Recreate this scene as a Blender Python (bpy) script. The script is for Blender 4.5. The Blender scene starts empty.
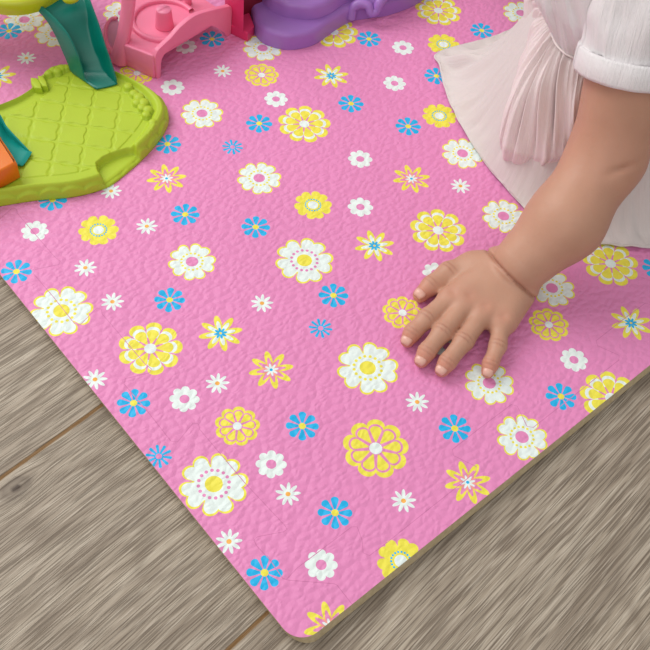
import bpy, bmesh, math, random
import numpy as np
from mathutils import Vector, noise
from mathutils.geometry import delaunay_2d_cdt
random.seed(7)
COL = bpy.context.scene.collection

# ------------------------------------------------------------------ camera pose (metres; the mat's near corner is the origin, its two edges the X and Y axes)
T = 0.010                      # mat thickness
CAM = Vector((-0.143472, -0.120794, 0.590))
FW = Vector((0.426653, 0.405158, -0.808588))
RT = Vector((0.764342, -0.639461, 0.082893))
UP = Vector((0.483476, 0.653404, 0.582507))
FPX = 985.0

def ray(x, y):
    return (FW * FPX + RT * (x - 325) - UP * (y - 325)).normalized()
def W(x, y, z=T):              # where the sight line through a measured point meets height z
    v = ray(x, y)
    return CAM + v * ((z - CAM.z) / v.z)
def px(P):
    d = Vector(P) - CAM
    z = d.dot(FW)
    return 325 + FPX * d.dot(RT) / z, 325 - FPX * d.dot(UP) / z

# ------------------------------------------------------------------ object helpers
def link(o, parent=None):
    COL.objects.link(o)
    if parent: o.parent = parent
    return o
def meshobj(name, verts, faces, mats, parent=None, smooth=True, midx=None, uvs=None):
    me = bpy.data.meshes.new(name)
    me.from_pydata([tuple(v) for v in verts], [], [tuple(f) for f in faces])
    for m in (mats if isinstance(mats, (list, tuple)) else [mats]): me.materials.append(m)
    if midx is not None: me.polygons.foreach_set('material_index', midx)
    me.polygons.foreach_set('use_smooth', [smooth] * len(me.polygons))
    if uvs is not None:
        ul = me.uv_layers.new(name='UVMap')
        for l in me.loops: ul.data[l.index].uv = uvs[l.vertex_index]
    me.update()
    return link(bpy.data.objects.new(name, me), parent)
def fixn(o):
    bm = bmesh.new(); bm.from_mesh(o.data)
    bmesh.ops.recalc_face_normals(bm, faces=bm.faces)
    bm.to_mesh(o.data); bm.free()
    return o
def sharp(o, deg=40):
    bm = bmesh.new(); bm.from_mesh(o.data)
    for e in bm.edges:
        if len(e.link_faces) == 2 and e.calc_face_angle(0) > math.radians(deg): e.smooth = False
    bm.to_mesh(o.data); bm.free()
    return o
def tag(o, label, cat, group=None):
    o['label'] = label; o['category'] = cat
    if group: o['group'] = group
    return o

def lin(c):
    return tuple(((v / 255) / 12.92 if v / 255 <= .04045 else ((v / 255 + .055) / 1.055) ** 2.4) for v in c)
class NT:
    def __init__(s, name):
        s.m = bpy.data.materials.new(name); s.m.use_nodes = True
        s.t = s.m.node_tree; s.b = s.t.nodes['Principled BSDF']
    def n(s, typ, **kw):
        nd = s.t.nodes.new(typ)
        for k, v in kw.items():
            if k.startswith('i_'):
                key = k[2:]
                nd.inputs[int(key) if key.isdigit() else key.replace('_', ' ')].default_value = v
            else: setattr(nd, k, v)
        return nd
    def l(s, a, b): s.t.links.new(a, b)
    def math(s, op, a, b=None, c=None):
        nd = s.n('ShaderNodeMath', operation=op)
        for i, v in enumerate((a, b, c)):
            if v is None: continue
            if isinstance(v, (int, float)): nd.inputs[i].default_value = v
            else: s.l(v, nd.inputs[i])
        return nd.outputs[0]
    def mix(s, fac, a, b, mode='MIX'):
        nd = s.n('ShaderNodeMix', data_type='RGBA', blend_type=mode)
        for k, v in ((0, fac), (6, a), (7, b)):
            if isinstance(v, (int, float)): nd.inputs[k].default_value = v
            elif isinstance(v, tuple): nd.inputs[k].default_value = (*v, 1)
            else: s.l(v, nd.inputs[k])
        return nd.outputs[2]
    def ramp(s, fac, stops):
        nd = s.n('ShaderNodeValToRGB')
        el = nd.color_ramp.elements
        while len(el) < len(stops): el.new(.5)
        for e, (p, c) in zip(el, stops): e.position = p; e.color = (*c, 1)
        s.l(fac, nd.inputs[0])
        return nd.outputs[0]
    def bump(s, h, dist=.001, strength=1.0, prev=None):
        nd = s.n('ShaderNodeBump'); nd.inputs['Strength'].default_value = strength; nd.inputs['Distance'].default_value = dist
        s.l(h, nd.inputs['Height'])
        if prev: s.l(prev, nd.inputs['Normal'])
        return nd.outputs[0]
    def base(s, col, rough=.5, spec=.5):
        if isinstance(col, tuple): s.b.inputs['Base Color'].default_value = (*col, 1)
        else: s.l(col, s.b.inputs['Base Color'])
        s.b.inputs['Roughness'].default_value = rough
        s.b.inputs['Specular IOR Level'].default_value = spec
    def obj(s): return s.n('ShaderNodeTexCoord').outputs['Object']

def mat_plastic(name, rgb, rough=.38, sss=0.0, spec=.5, var=.06):
    k = NT(name); c = lin(rgb)
    nz = k.n('ShaderNodeTexNoise', i_Scale=40.0, i_Detail=2.0); k.l(k.obj(), nz.inputs['Vector'])
    col = k.mix(nz.outputs[0], tuple(v * (1 - var) for v in c), tuple(min(1, v * (1 + var)) for v in c))
    k.base(col, rough, spec)
    n2 = k.n('ShaderNodeTexNoise', i_Scale=900.0, i_Detail=1.0); k.l(k.obj(), n2.inputs['Vector'])
    k.l(k.bump(n2.outputs[0], .00015, .35), k.b.inputs['Normal'])
    if sss:
        k.b.inputs['Subsurface Weight'].default_value = sss
        k.b.inputs['Subsurface Radius'].default_value = (.006, .003, .003); k.b.inputs['Subsurface Scale'].default_value = .5
    return k.m

# foam print colours, all with the same pebbled emboss
def mat_foam(name, rgb):
    k = NT(name); c = lin(rgb)
    co = k.obj()
    wn = k.n('ShaderNodeTexNoise', i_Scale=90.0, i_Detail=1.0); k.l(co, wn.inputs['Vector'])
    wv = k.n('ShaderNodeVectorMath', operation='MULTIPLY_ADD'); k.l(wn.outputs['Color'], wv.inputs[0])
    wv.inputs[1].default_value = (.006, .006, 0); k.l(co, wv.inputs[2])
    sc = k.n('ShaderNodeMapping'); sc.inputs['Rotation'].default_value = (0, 0, .83); sc.inputs['Scale'].default_value = (1.0, 1.5, 1)
    k.l(wv.outputs[0], sc.inputs['Vector'])
    v = k.n('ShaderNodeTexVoronoi', feature='SMOOTH_F1', voronoi_dimensions='2D', i_Scale=155.0, i_Smoothness=.35); k.l(sc.outputs[0], v.inputs['Vector'])
    f = k.n('ShaderNodeTexNoise', i_Scale=600.0, i_Detail=2.0); k.l(co, f.inputs['Vector'])
    h = k.math('MULTIPLY_ADD', f.outputs[0], .22, k.math('MULTIPLY', v.outputs['Distance'], -1.0))
    nz = k.n('ShaderNodeTexNoise', i_Scale=14.0, i_Detail=2.0); k.l(co, nz.inputs['Vector'])
    col = k.mix(nz.outputs[0], tuple(x * .96 for x in c), tuple(min(1, x * 1.04) for x in c))
    k.base(col, .5, .38)
    k.l(k.bump(h, .0014, .68), k.b.inputs['Normal'])
    return k.m
PINK, YEL, WHI, BLU, ORA, SEAM, SALM = range(7)
FOAM = [mat_foam('foam_pink', (226, 138, 188)), mat_foam('foam_yellow', (236, 226, 78)), mat_foam('foam_white', (228, 240, 236)),
        mat_foam('foam_blue', (28, 178, 232)), mat_foam('foam_orange', (245, 178, 84)), mat_foam('foam_seam', (204, 118, 166)), mat_foam('foam_salmon', (240, 160, 140))]

# ------------------------------------------------------------------ printed flowers: lists of (polygon, colour) in a unit disc, bottom layer first
def rotp(p, a):
    c, s = math.cos(a), math.sin(a)
    return [(c * x - s * y, s * x + c * y) for x, y in p]
def disc(r, n=20, cx=0, cy=0):
    return [(cx + r * math.cos(2 * math.pi * i / n), cy + r * math.sin(2 * math.pi * i / n)) for i in range(n)]
def drop(r0, r1, w, n=9, base=.12):     # teardrop petal along +x: narrow base at r0, round tip at r1
    cx = r1 - w * .85
    tip = [(cx + w * .85 * math.cos(a), w * math.sin(a)) for a in [(-1 + 2 * i / (n - 1)) * math.pi * .52 for i in range(n)]]
    return [(r0, -w * base)] + tip + [(r0, w * base)]
def oval(r0, r1, w, n=14):
    c, h = (r0 + r1) / 2, (r1 - r0) / 2
    return [(c + h * math.cos(2 * math.pi * i / n), w * math.sin(2 * math.pi * i / n)) for i in range(n)]
def hearts(R, m=5, n=25, lo=.62, half=.985):
    out = []
    for k in range(m):
        for i in range(n):
            u = -1 + 2 * i / (n - 1); a = abs(u)
            d = (a - .5) / .5 if a > .5 else (a - .5) / .63
            r = R * (lo + (1 - lo) * math.sqrt(max(0, 1 - d * d)))
            out.append((r * math.cos(2 * math.pi * k / m + u * half * math.pi / m), r * math.sin(2 * math.pi * k / m + u * half * math.pi / m)))
    return out
def ring(poly, m, ph=0): return [rotp(poly, ph + 2 * math.pi * k / m) for k in range(m)]
def flower(kind):
    L = []
    if kind in 'AaPp':       # white hearts with a yellow rim: A yellow eye pink dots, a yellow eye yellow dots, P pink eye yellow dots
        L.append((hearts(1.0), YEL)); L.append(([(x - .006, y + .0) for x, y in hearts(.925, lo=.60, half=.945)], WHI))
        dc = PINK if kind == 'A' else YEL
        L += [(disc(.055, 8, .44 * math.cos(t), .44 * math.sin(t)), dc) for t in [2 * math.pi * (i + .5) / 16 for i in range(16)]]
        L.append((disc(.26, 18), PINK if kind == 'P' else YEL))
    elif kind == 'J':
        L.append((hearts(1.0, lo=.66), YEL))
        L += [(disc(.05, 8, .40 * math.cos(t), .40 * math.sin(t)), BLU) for t in [2 * math.pi * i / 18 for i in range(18)]]
        L.append((disc(.27, 18), WHI))
    elif kind == 'B':
        L += [(p, YEL) for p in ring(drop(.18, 1.0, .252, 11, .1), 9)]
        L += [(p, WHI) for p in ring(drop(.40, .83, .212, 11, .8), 9)]
        L += [(p, YEL) for p in ring(drop(.2, .715, .190, 11, .15), 9)]
        L.append((disc(.19, 16), WHI))
    elif kind in 'bC':
        L += [(p, YEL) for p in ring(drop(.3, 1.0, .275, 11, .5), 9)]
        L += [(p, PINK) for p in ring(drop(.12, .83, .225, 11, .25), 9)]
        L += [(p, YEL) for p in ring(drop(.22, .76, .178, 11, .12), 9)]
        L.append((disc(.20, 14), WHI))
    elif kind == 'D':
        L += [(p, BLU) for p in ring(drop(.2, 1.0, .235, 9, .25), 8)]; L.append((disc(.22, 14), YEL))
    elif kind == 'E':
        L += [(p, BLU) for p in ring(drop(.2, 1.0, .125, 7, .6), 10)]; L.append((disc(.34, 12), BLU)); L.append((disc(.24, 12), PINK))
    elif kind == 'F':
        L += [(disc(.285, 14, .715 * math.cos(t), .715 * math.sin(t)), WHI) for t in [2 * math.pi * i / 8 for i in range(8)]]
        L.append((disc(.72, 24), WHI)); L.append((disc(.33, 18), PINK))
    elif kind == 'G':
        L += [(p, WHI) for p in ring(oval(.12, 1.0, .15, 12), 9)]; L.append((disc(.2, 10), ORA))
    elif kind == 'H':
        L += [(p, YEL) for p in ring(oval(.1, 1.0, .165, 16), 8)]
        L += [(p, WHI) for p in ring(oval(.12, .68, .095, 12), 8)]
        L += [(p, BLU) for p in ring(oval(.05, .31, .062, 8), 8)]; L.append((disc(.06, 8), YEL))
    elif kind == 'I':
        L += [(p, YEL) for p in ring(oval(.1, 1.0, .165, 16), 8)]
        L += [(p, SALM) for p in ring(oval(.08, .5, .135, 12), 8)]
        L += [(p, PINK) for p in ring(oval(.12, .66, .078, 12), 8)]
        L += [(p, WHI) for p in ring(oval(.02, .34, .055, 8), 8)]; L.append((disc(.075, 8), BLU))
    return L
RAD = dict(A=.0390, a=.0387, P=.0313, p=.0313, B=.0391, b=.0388, C=.0264, D=.0194, E=.0150, F=.0178, G=.0146, H=.0276, I=.0276, J=.0262)
RAD = {k: v * .58 for k, v in RAD.items()}
PHASE_AT = dict(A=(367.7, 367.5, 64), B=(150.3, 348.2, 80), b=(375.8, 448, 90), C=(237.3, 426, 84), D=(335, 512.7, 91), E=(320.6, 328.3, 62),
                F=(321.2, 564.6, 90), G=(288, 494, 86), H=(221, 333, 105), I=(467.7, 482.3, 110), J=(400.8, 560, 64))
def phase(kind):
    x, y, a = PHASE_AT['A' if kind in 'AaPp' else kind]
    p, q = W(x, y), W(x + 10 * math.cos(math.radians(a)), y - 10 * math.sin(math.radians(a)))
    return math.atan2(q.y - p.y, q.x - p.x)
PH = {k: phase(k) for k in RAD}
FL = [('P', 24.4, 19.6), ('D', 9, 31), ('P', 55, 34), ('G', 26.4, 58), ('H', -3, 76), ('C', 137, 73), ('P', 123, 13), ('F', 185.5, 46.4), ('D', 212, 39), ('G', 222.7, 71),
      ('F', 172.6, 87.3), ('P', 202, 113.3), ('D', 167.5, 144), ('I', 166.5, 178.4), ('G', 111, 191), ('D', 52.5, 200), ('D', 185.2, 214.4), ('G', 146.8, 226.2), ('J', 98.5, 230),
      ('P', 262.6, 48), ('B', 334, 32), ('D', 369, 39), ('F', 403, 47.7), ('C', 261.6, 75), ('H', 331.3, 75.8), ('F', 394.6, 83.3), ('F', 276, 99), ('D', 351, 103.6),
      ('B', 304.3, 123.9), ('D', 259.2, 123.5), ('D', 408.2, 126.3), ('E', 232.5, 147), ('F', 360.2, 159), ('P', 259.2, 178), ('I', 411.5, 178.7), ('J', 313, 205), ('F', 360.4, 207),
      ('D', 255.7, 227), ('B', 438.3, 10.5), ('P', 521, 13), ('D', 481.8, 30.5), ('J', 443.5, 44.4), ('D', 436.5, 76), ('J', 439.3, 115.8), ('P', 462.5, 153.3), ('G', 460.5, 186),
      ('B', 438.2, 230.3), ('P', 503.5, 216), ('H', 374.5, 245.7), ('F', 435.5, 273), ('D', 481, 261), ('C', 402.6, 312.7), ('P', 552, 288), ('C', 548.9, 324.6), ('B', 610.5, 263.5),
      ('F', 574, 359.8), ('B', 611, 398), ('P', 489.3, 383), ('D', 561, 396.4), ('G', 417.2, 402), ('D', 454.8, 428.5), ('F', 447, 346), ('H', 631, 323), ('D', 656, 268),
      ('F', 34.9, 231), ('D', 16.4, 271.5), ('G', 85.3, 267.7), ('P', 192, 261.6), ('a', 61.5, 310.7), ('G', 112.4, 301.7), ('D', 169.6, 299.8), ('B', 150.3, 348.5), ('H', 220.6, 333.2),
      ('G', 95, 379.4), ('D', 133.6, 403), ('F', 184.5, 399), ('G', 217.4, 383.3), ('A', 304.4, 260.3), ('D', 333.5, 295.4), ('G', 262, 303.2), ('E', 320.6, 328.2), ('a', 367.7, 367.8),
      ('I', 271.2, 369.8), ('C', 237.3, 426), ('D', 302.3, 426), ('b', 375.8, 448.3), ('F', 271.2, 464.2), ('A', 213.8, 484), ('G', 288, 494), ('G', 403.5, 500.8), ('D', 335, 512.7),
      ('G', 229, 541.5), ('D', 264.6, 572.7), ('F', 321.2, 564.8), ('J', 400.8, 561), ('I', 330, 627), ('I', 467.7, 482.3), ('P', 522, 437), ('E', 158.8, 456.3)]
MX, MY = 0.90, 0.75
flw = []
for k, x, y in FL:
    p = W(x, y); flw.append((k, p.x, p.y))
tries = 0                                  # the print goes on beyond the view
kinds = 'PDGDFBJCHIDGFa'
while tries < 900:
    tries += 1
    x, y = random.uniform(.0, MX), random.uniform(.0, MY)
    q = px((x, y, T))
    if -40 < q[0] < 690 and -40 < q[1] < 690: continue
    k = kinds[tries % len(kinds)]
    if all(math.hypot(x - a, y - b) > (RAD[k] + RAD[kk]) * .62 + .012 for kk, a, b in flw): flw.append((k, x, y))

# ------------------------------------------------------------------ foam mat: one planar partition, split into tile and edge strips, coloured by the print
def roundrect():
    r, pts = .0145, []
    for cx, cy, a0 in ((r, r, 180), (MX - r, r, 270), (MX - r, MY - r, 0), (r, MY - r, 90)):
        for i in range(9):
            a = math.radians(a0 + i * 90 / 8); pts.append((cx + r * math.cos(a), cy + r * math.sin(a)))
    return pts
seamL = [(.042, -.02), (.042, .0002), (.0425, .0150), (.0415, .0168), (.0215, .0352), (.0190, .0385), (.0202, .0528), (.0193, .0655), (.0203, .0692), (.0235, .0697), (.0385, .0622), (.0412, .0622), (.0417, .0650), (.0397, .104)]
y = .104
while y < MY:                              # dovetail teeth repeat along the side
    seamL += [(.0397, y + .05), (.0415, y + .054), (.039, y + .0565), (.0225, y + .051), (.0195, y + .054), (.0200, y + .082), (.0195, y + .110), (.0225, y + .113), (.0385, y + .107), (.0412, y + .109), (.0400, y + .115)]
    y += .119
seamR = [(.0205, .0368), (.030, .0384), (.0526, .0384), (.0748, .0383), (.0776, .0362), (.0741, .0275), (.0690, .0206), (.0710, .0168), (.086, .0165)]
x = .086
while x < MX:
    seamR += [(x + .030, .0168), (x + .080, .0170), (x + .0835, .0195), (x + .077, .0350), (x + .0795, .0388), (x + .110, .0392), (x + .138, .0390), (x + .1405, .0355), (x + .134, .0200), (x + .137, .0168), (x + .150, .0168)]
    x += .150
def strip(line, w):                        # thin polygon along a line
    L, Rr = [], []
    for i, p in enumerate(line):
        a, b = line[max(i - 1, 0)], line[min(i + 1, len(line) - 1)]
        d = math.hypot(b[0] - a[0], b[1] - a[1]); nx, ny = -(b[1] - a[1]) / d * w, (b[0] - a[0]) / d * w
        L.append((p[0] + nx, p[1] + ny)); Rr.append((p[0] - nx, p[1] - ny))
    return [[L[i], L[i + 1], Rr[i + 1], Rr[i]] for i in range(len(line) - 1)]
polys, pcol = [], []
polys.append(roundrect()); pcol.append(PINK)
polys.append([(-.03, -.03)] + seamL[1:] + [(.04, MY + .02), (-.03, MY + .02)]); pcol.append(None)       # left strip
polys.append([(.042, -.03), (.042, .0002), (.0425, .015), (.0415, .0168)] + seamR + [(MX + .02, .017), (MX + .02, -.03)]); pcol.append(None)
for k, fx, fy in flw:
    for poly, c in flower(k):
        polys.append([(fx + RAD[k] * a, fy + RAD[k] * b) for a, b in rotp(poly, PH[k])]); pcol.append(c)
for ln in (seamL[1:], seamR):
    for q in strip(ln, .00024): polys.append(q); pcol.append(SEAM)
def ccw(p):
    return p if sum(p[i - 1][0] * p[i][1] - p[i][0] * p[i - 1][1] for i in range(len(p))) > 0 else p[::-1]
polys = [ccw(p) for p in polys]
V2, F2 = [], []
for p in polys:
    F2.append(list(range(len(V2), len(V2) + len(p)))); V2 += [Vector((a * 1000, b * 1000)) for a, b in p]
vo, eo, fo, ov, oe, of = delaunay_2d_cdt(V2, [], F2, 0, 1e-4)
groups = {0: ([], []), 1: ([], []), 2: ([], [])}
for f, src in zip(fo, of):
    if 0 not in src: continue
    c = max((s for s in src if pcol[s] is not None))
    g = 1 if 1 in src else (2 if 2 in src else 0)
    groups[g][0].append(f); groups[g][1].append(pcol[c])
root_mat = link(bpy.data.objects.new('foam_play_mat', None)); root_mat.location = (0, 0, 0)
tag(root_mat, 'pink foam play mat printed with yellow, white and blue flowers, lying on the wooden floor', 'mat')
def sheet(name, fs, cs):
    idx, vs, ff = {}, [], []
    for f in fs:
        r = []
        for i in f:
            if i not in idx: idx[i] = len(vs); vs.append((vo[i][0] / 1000, vo[i][1] / 1000, T))
            r.append(idx[i])
        ff.append(r)
    o = meshobj(name, vs, ff, FOAM, root_mat, smooth=False, midx=cs)
    return o
sheet('mat_tile', *groups[0]); sheet('edge_strip', *groups[1]); sheet('edge_strip', *groups[2])
k = NT('foam_backing'); nz = k.n('ShaderNodeTexNoise', i_Scale=300.0, i_Detail=3.0); k.l(k.obj(), nz.inputs['Vector'])
k.base(k.mix(nz.outputs[0], lin((166, 148, 114)), lin((208, 192, 158))), .8, .2)
k.l(k.bump(nz.outputs[0], .0006, .6), k.b.inputs['Normal'])
rr = roundrect(); n = len(rr)
fx = lambda v, w: max(0, 1 - v / w)
vs = [(a + .0028 * fx(a, .012), b + .0010 * fx(b, .010), .0004) for a, b in rr] + [(a + .0012 * fx(a, .012), b - .0021 * fx(b, .010), .0026) for a, b in rr] + [(a, b, T - .0003) for a, b in rr]
meshobj('foam_backing', vs, [(r_ * n + i, r_ * n + (i + 1) % n, r_ * n + n + (i + 1) % n, r_ * n + n + i) for r_ in (0, 1) for i in range(n)] + [tuple(range(2 * n, 3 * n)), tuple(range(n - 1, -1, -1))], k.m, root_mat, smooth=False)

# ------------------------------------------------------------------ floor of grey-brown oak boards
def mat_wood():
    k = NT('oak_floor'); co = k.obj()
    mp = k.n('ShaderNodeMapping'); mp.vector_type = 'POINT'; mp.inputs['Rotation'].default_value = (0, 0, -math.radians(5.5)); k.l(co, mp.inputs['Vector'])
    sp = k.n('ShaderNodeSeparateXYZ'); k.l(mp.outputs[0], sp.inputs[0])
    u, v = sp.outputs[0], sp.outputs[1]
    a = math.radians(5.5); kp = W(16, 488, 0); ku, kv = kp.x * math.cos(a) + kp.y * math.sin(a), -kp.x * math.sin(a) + kp.y * math.cos(a)
    row = k.math('DIVIDE', k.math('SUBTRACT', v, .0300), .1833)
    pid = k.math('FLOOR', row); fr = k.math('SUBTRACT', row, pid)
    # grain lines bend around the knot
    du = k.math('SUBTRACT', u, ku); dv = k.math('SUBTRACT', v, kv)
    r2 = k.math('ADD', k.math('MULTIPLY', k.math('MULTIPLY', du, du), .25), k.math('MULTIPLY', dv, dv))
    bend = k.math('MULTIPLY', dv, k.math('MULTIPLY', k.math('EXPONENT', k.math('MULTIPLY', r2, -9000.0)), -.75))
    vb = k.math('ADD', v, bend)
    def coord(su, sv, off):
        c = k.n('ShaderNodeCombineXYZ')
        k.l(k.math('MULTIPLY_ADD', pid, off, k.math('MULTIPLY', u, su)), c.inputs[0]); k.l(k.math('MULTIPLY', vv, sv), c.inputs[1]); k.l(k.math('MULTIPLY', pid, 3.7), c.inputs[2])
        return c.outputs[0]
    wob = k.n('ShaderNodeTexNoise', i_Scale=3.5, i_Detail=1.0); k.l(mp.outputs[0], wob.inputs['Vector'])
    vv = k.math('ADD', vb, k.math('MULTIPLY', k.math('SUBTRACT', wob.outputs[0], .5), .010))
    def nz(su, sv, det, off, ro=.6):
        n_ = k.n('ShaderNodeTexNoise', i_Scale=1.0, i_Detail=det, i_Roughness=ro); k.l(coord(su, sv, off), n_.inputs['Vector']); return n_.outputs[0]
    g1 = nz(26, 900, 1.0, 5.1); g2 = nz(9, 150, 2.0, 2.3); g3 = nz(2.2, 16, 3.0, 1.1); g4 = nz(44, 1300, 1.0, 4.4); g5 = nz(32, 800, 1.0, 9.3)
    # cathedral figure
    rings = k.math('SINE', k.math('MULTIPLY', k.math('ADD', nz(2.6, 9, 1.0, 7.7, .4), k.math('MULTIPLY', vv, .6)), 95.0))
    s = k.math('ADD', k.math('MULTIPLY', g2, .6), k.math('MULTIPLY', g4, .4))
    col = k.ramp(s, [(.36, lin((146, 134, 120))), (.5, lin((170, 158, 143))), (.64, lin((189, 179, 164)))])
    dk = k.ramp(g1, [(.50, (0, 0, 0)), (.60, (1, 1, 1))]); lt = k.ramp(g5, [(.53, (0, 0, 0)), (.63, (1, 1, 1))])
    col = k.mix(k.math('MULTIPLY', lt, .46), col, lin((212, 202, 188)))
    col = k.mix(k.math('MULTIPLY', dk, .55), col, lin((92, 80, 68)))
    tone = k.ramp(g3, [(.3, lin((205, 196, 188))), (.5, lin((240, 236, 228))), (.7, lin((255, 250, 240)))])
    col = k.mix(.55, col, tone, 'MULTIPLY')
    rm = k.math('MULTIPLY', k.math('POWER', k.math('MULTIPLY_ADD', rings, .5, .5), 6.0), .34)
    col = k.mix(rm, col, lin((116, 102, 88)))
    # knot
    kr = k.math('SQRT', k.math('ADD', k.math('MULTIPLY', du, du), k.math('MULTIPLY', k.math('MULTIPLY', dv, dv), 2.4)))
    kn = k.n('ShaderNodeTexNoise', i_Scale=260.0, i_Detail=3.0); k.l(co, kn.inputs['Vector'])
    krn = k.math('MULTIPLY_ADD', kn.outputs[0], .006, kr)
    kf = k.ramp(krn, [(.0035, (1, 1, 1)), (.0085, (.25, .25, .25)), (.0125, (.5, .5, .5)), (.0165, (0, 0, 0))])
    col = k.mix(kf, col, lin((70, 58, 50)))
    # bevelled joints
    d = k.math('MULTIPLY', k.math('MINIMUM', fr, k.math('SUBTRACT', 1.0, fr)), .1833)
    jn = k.n('ShaderNodeTexNoise', i_Scale=120.0, i_Detail=2.0); k.l(co, jn.inputs['Vector'])
    jm = k.n('ShaderNodeMapRange', i_1=.0009, i_2=.0018, i_3=1.0, i_4=0.0); k.l(k.math('MULTIPLY_ADD', k.math('SUBTRACT', jn.outputs[0], .5), .0008, d), jm.inputs[0])
    col = k.mix(jm.outputs[0], col, lin((128, 96, 58)))
    k.base(col, .5, .3)
    h = k.math('ADD', k.math('MULTIPLY', dk, -.5), k.math('ADD', k.math('MULTIPLY', lt, .35), k.math('MULTIPLY', jm.outputs[0], -1.6)))
    k.l(k.bump(h, .0011, .55), k.b.inputs['Normal'])
    return k.m
fl = meshobj('floor', [(-1.6, -1.6, 0), (2.2, -1.6, 0), (2.2, 2.2, 0), (-1.6, 2.2, 0)], [(0, 1, 2, 3)], mat_wood(), smooth=False)
fl['kind'] = 'structure'
# ------------------------------------------------------------------ shaping helpers
def catmull(pts, n, closed=True):
    pts = [np.array(p, float) for p in pts]; m = len(pts); out = []
    seg = m if closed else m - 1
    for i in range(seg):
        g = (lambda j: pts[j % m]) if closed else (lambda j: pts[min(max(j, 0), m - 1)])
        a, b, c, d = g(i - 1), g(i), g(i + 1), g(i + 2)
        for j in range(n):
            t = j / n
            out.append(.5 * (2 * b + (c - a) * t + (2 * a - 5 * b + 4 * c - d) * t * t + (3 * b - a - 3 * c + d) * t ** 3))
    if not closed: out.append(pts[-1])
    return np.array(out)
def normals2(P):
    d = np.roll(P, -1, 0) - np.roll(P, 1, 0); d /= np.linalg.norm(d, axis=1)[:, None] + 1e-12
    n = np.stack([d[:, 1], -d[:, 0]], 1)
    area2 = np.sum(P[:, 0] * np.roll(P[:, 1], -1) - np.roll(P[:, 0], -1) * P[:, 1])
    return n if area2 > 0 else -n
def prism(name, outline, z0, z1, bev, mat, parent, taper=0.0, hollow=False):
    """solid with a rounded upper edge from a ground outline"""
    P = np.array(outline, float)[:, :2]; N = normals2(P); n = len(P)
    lv = [(0, z0)] + [(taper * .5, (z0 + z1 - bev) / 2)]
    for i in range(6):
        a = i / 5 * math.pi / 2
        lv.append((taper + bev * (1 - math.cos(a)), z1 - bev + bev * math.sin(a)))
    vs, fs = [], []
    for ins, z in lv:
        Q = P - N * ins
        vs += [(q[0], q[1], z) for q in Q]
    for r in range(len(lv) - 1):
        for i in range(n):
            j = (i + 1) % n; fs.append((r * n + i, r * n + j, (r + 1) * n + j, (r + 1) * n + i))
    fs.append(tuple(range((len(lv) - 1) * n, len(lv) * n))); fs.append(tuple(range(n - 1, -1, -1)))
    return sharp(fixn(meshobj(name, vs, fs, mat, parent)), 50)
def loft(name, rows, mat, parent, closed=False, cap=False, uvs=None):
    n = len(rows[0]); vs = [tuple(p) for r in rows for p in r]; fs = []
    for r in range(len(rows) - 1):
        for i in range(n if closed else n - 1):
            j = (i + 1) % n; fs.append((r * n + i, r * n + j, (r + 1) * n + j, (r + 1) * n + i))
    if cap: fs.append(tuple(range(n))); fs.append(tuple(range((len(rows) - 1) * n, len(rows) * n)))
    return fixn(meshobj(name, vs, fs, mat, parent, uvs=uvs))
def solid(o, t, off=0, bev=0):
    m = o.modifiers.new('thick', 'SOLIDIFY'); m.thickness = t; m.offset = off
    if bev:
        b = o.modifiers.new('edge', 'BEVEL'); b.width = bev; b.segments = 2; b.limit_method = 'ANGLE'; b.angle_limit = math.radians(50)
    return o
def tube(name, pts, radii, mat, parent, n=14, sub=8, squash=None):
    C = catmull(pts, sub, False); R = catmull([(r,) for r in radii], sub, False)[:, 0]
    rows = []; ref = Vector((0, 0, 1))
    for i, c in enumerate(C):
        t = Vector(C[min(i + 1, len(C) - 1)] - C[max(i - 1, 0)]).normalized()
        a = t.cross(ref)
        if a.length < .05: a = t.cross(Vector((1, 0, 0)))
        a.normalize(); b = a.cross(t).normalized()
        rows.append([tuple(Vector(c) + (a * math.cos(q) * (squash[0] if squash else 1) + b * math.sin(q) * (squash[1] if squash else 1)) * R[i]) for q in [2 * math.pi * k / n for k in range(n)]])
    return loft(name, rows, mat, parent, closed=True, cap=True)
def empty(name, loc):
    o = bpy.data.objects.new(name, None); o.location = loc; o.empty_display_size = .02
    return link(o)
def reparent(root):      # parts are built in world coordinates; keep them there under a root that stands elsewhere
    for c in root.children: c.matrix_parent_inverse = Matrix.Translation(root.location).inverted()
from mathutils import Matrix
def P3(x, y, z): return tuple(W(x, y, z))

# ------------------------------------------------------------------ green toy playset
GREEN = mat_plastic('lime_plastic', (174, 196, 48), .5, .05, .35); TEAL = mat_plastic('teal_plastic', (0, 116, 102), .36); TEAL2 = mat_plastic('teal_light_plastic', (14, 150, 140), .34)
OLIVE = mat_plastic('yellow_green_plastic', (190, 196, 36), .3, .1); ORANGE = mat_plastic('orange_plastic', (226, 116, 18), .36, .1)
front = [(-45, 212), (0, 205), (35, 199.5), (75, 195.5), (105, 187), (125, 173), (145, 155), (160, 137)]
back = [(166.5, 118, .0135), (162, 101, .0185), (149, 86, .0225), (130, 76), (113, 69), (90, 65), (62, 64), (45, 70), (36, 82), (20, 94), (0, 103), (-45, 120)]
ol = [W(x, y, T)[:2] for x, y in front] + [W(q[0], q[1], q[2] if len(q) > 2 else .0225)[:2] for q in back]
OUT = catmull(ol, 28); NO = len(OUT); NN = normals2(OUT)
cen = OUT.mean(0)
GRn, GFn = np.array(Vector((RT.x, RT.y)).normalized()), np.array(Vector((FW.x, FW.y)).normalized())
notch = [W(x, y, .0205)[:2] for x, y in [(99, 168), (98, 163), (104, 158), (114, 153), (127, 149), (133, 148.5), (137, 151), (138, 156), (150, 170), (112, 195)]]
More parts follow.
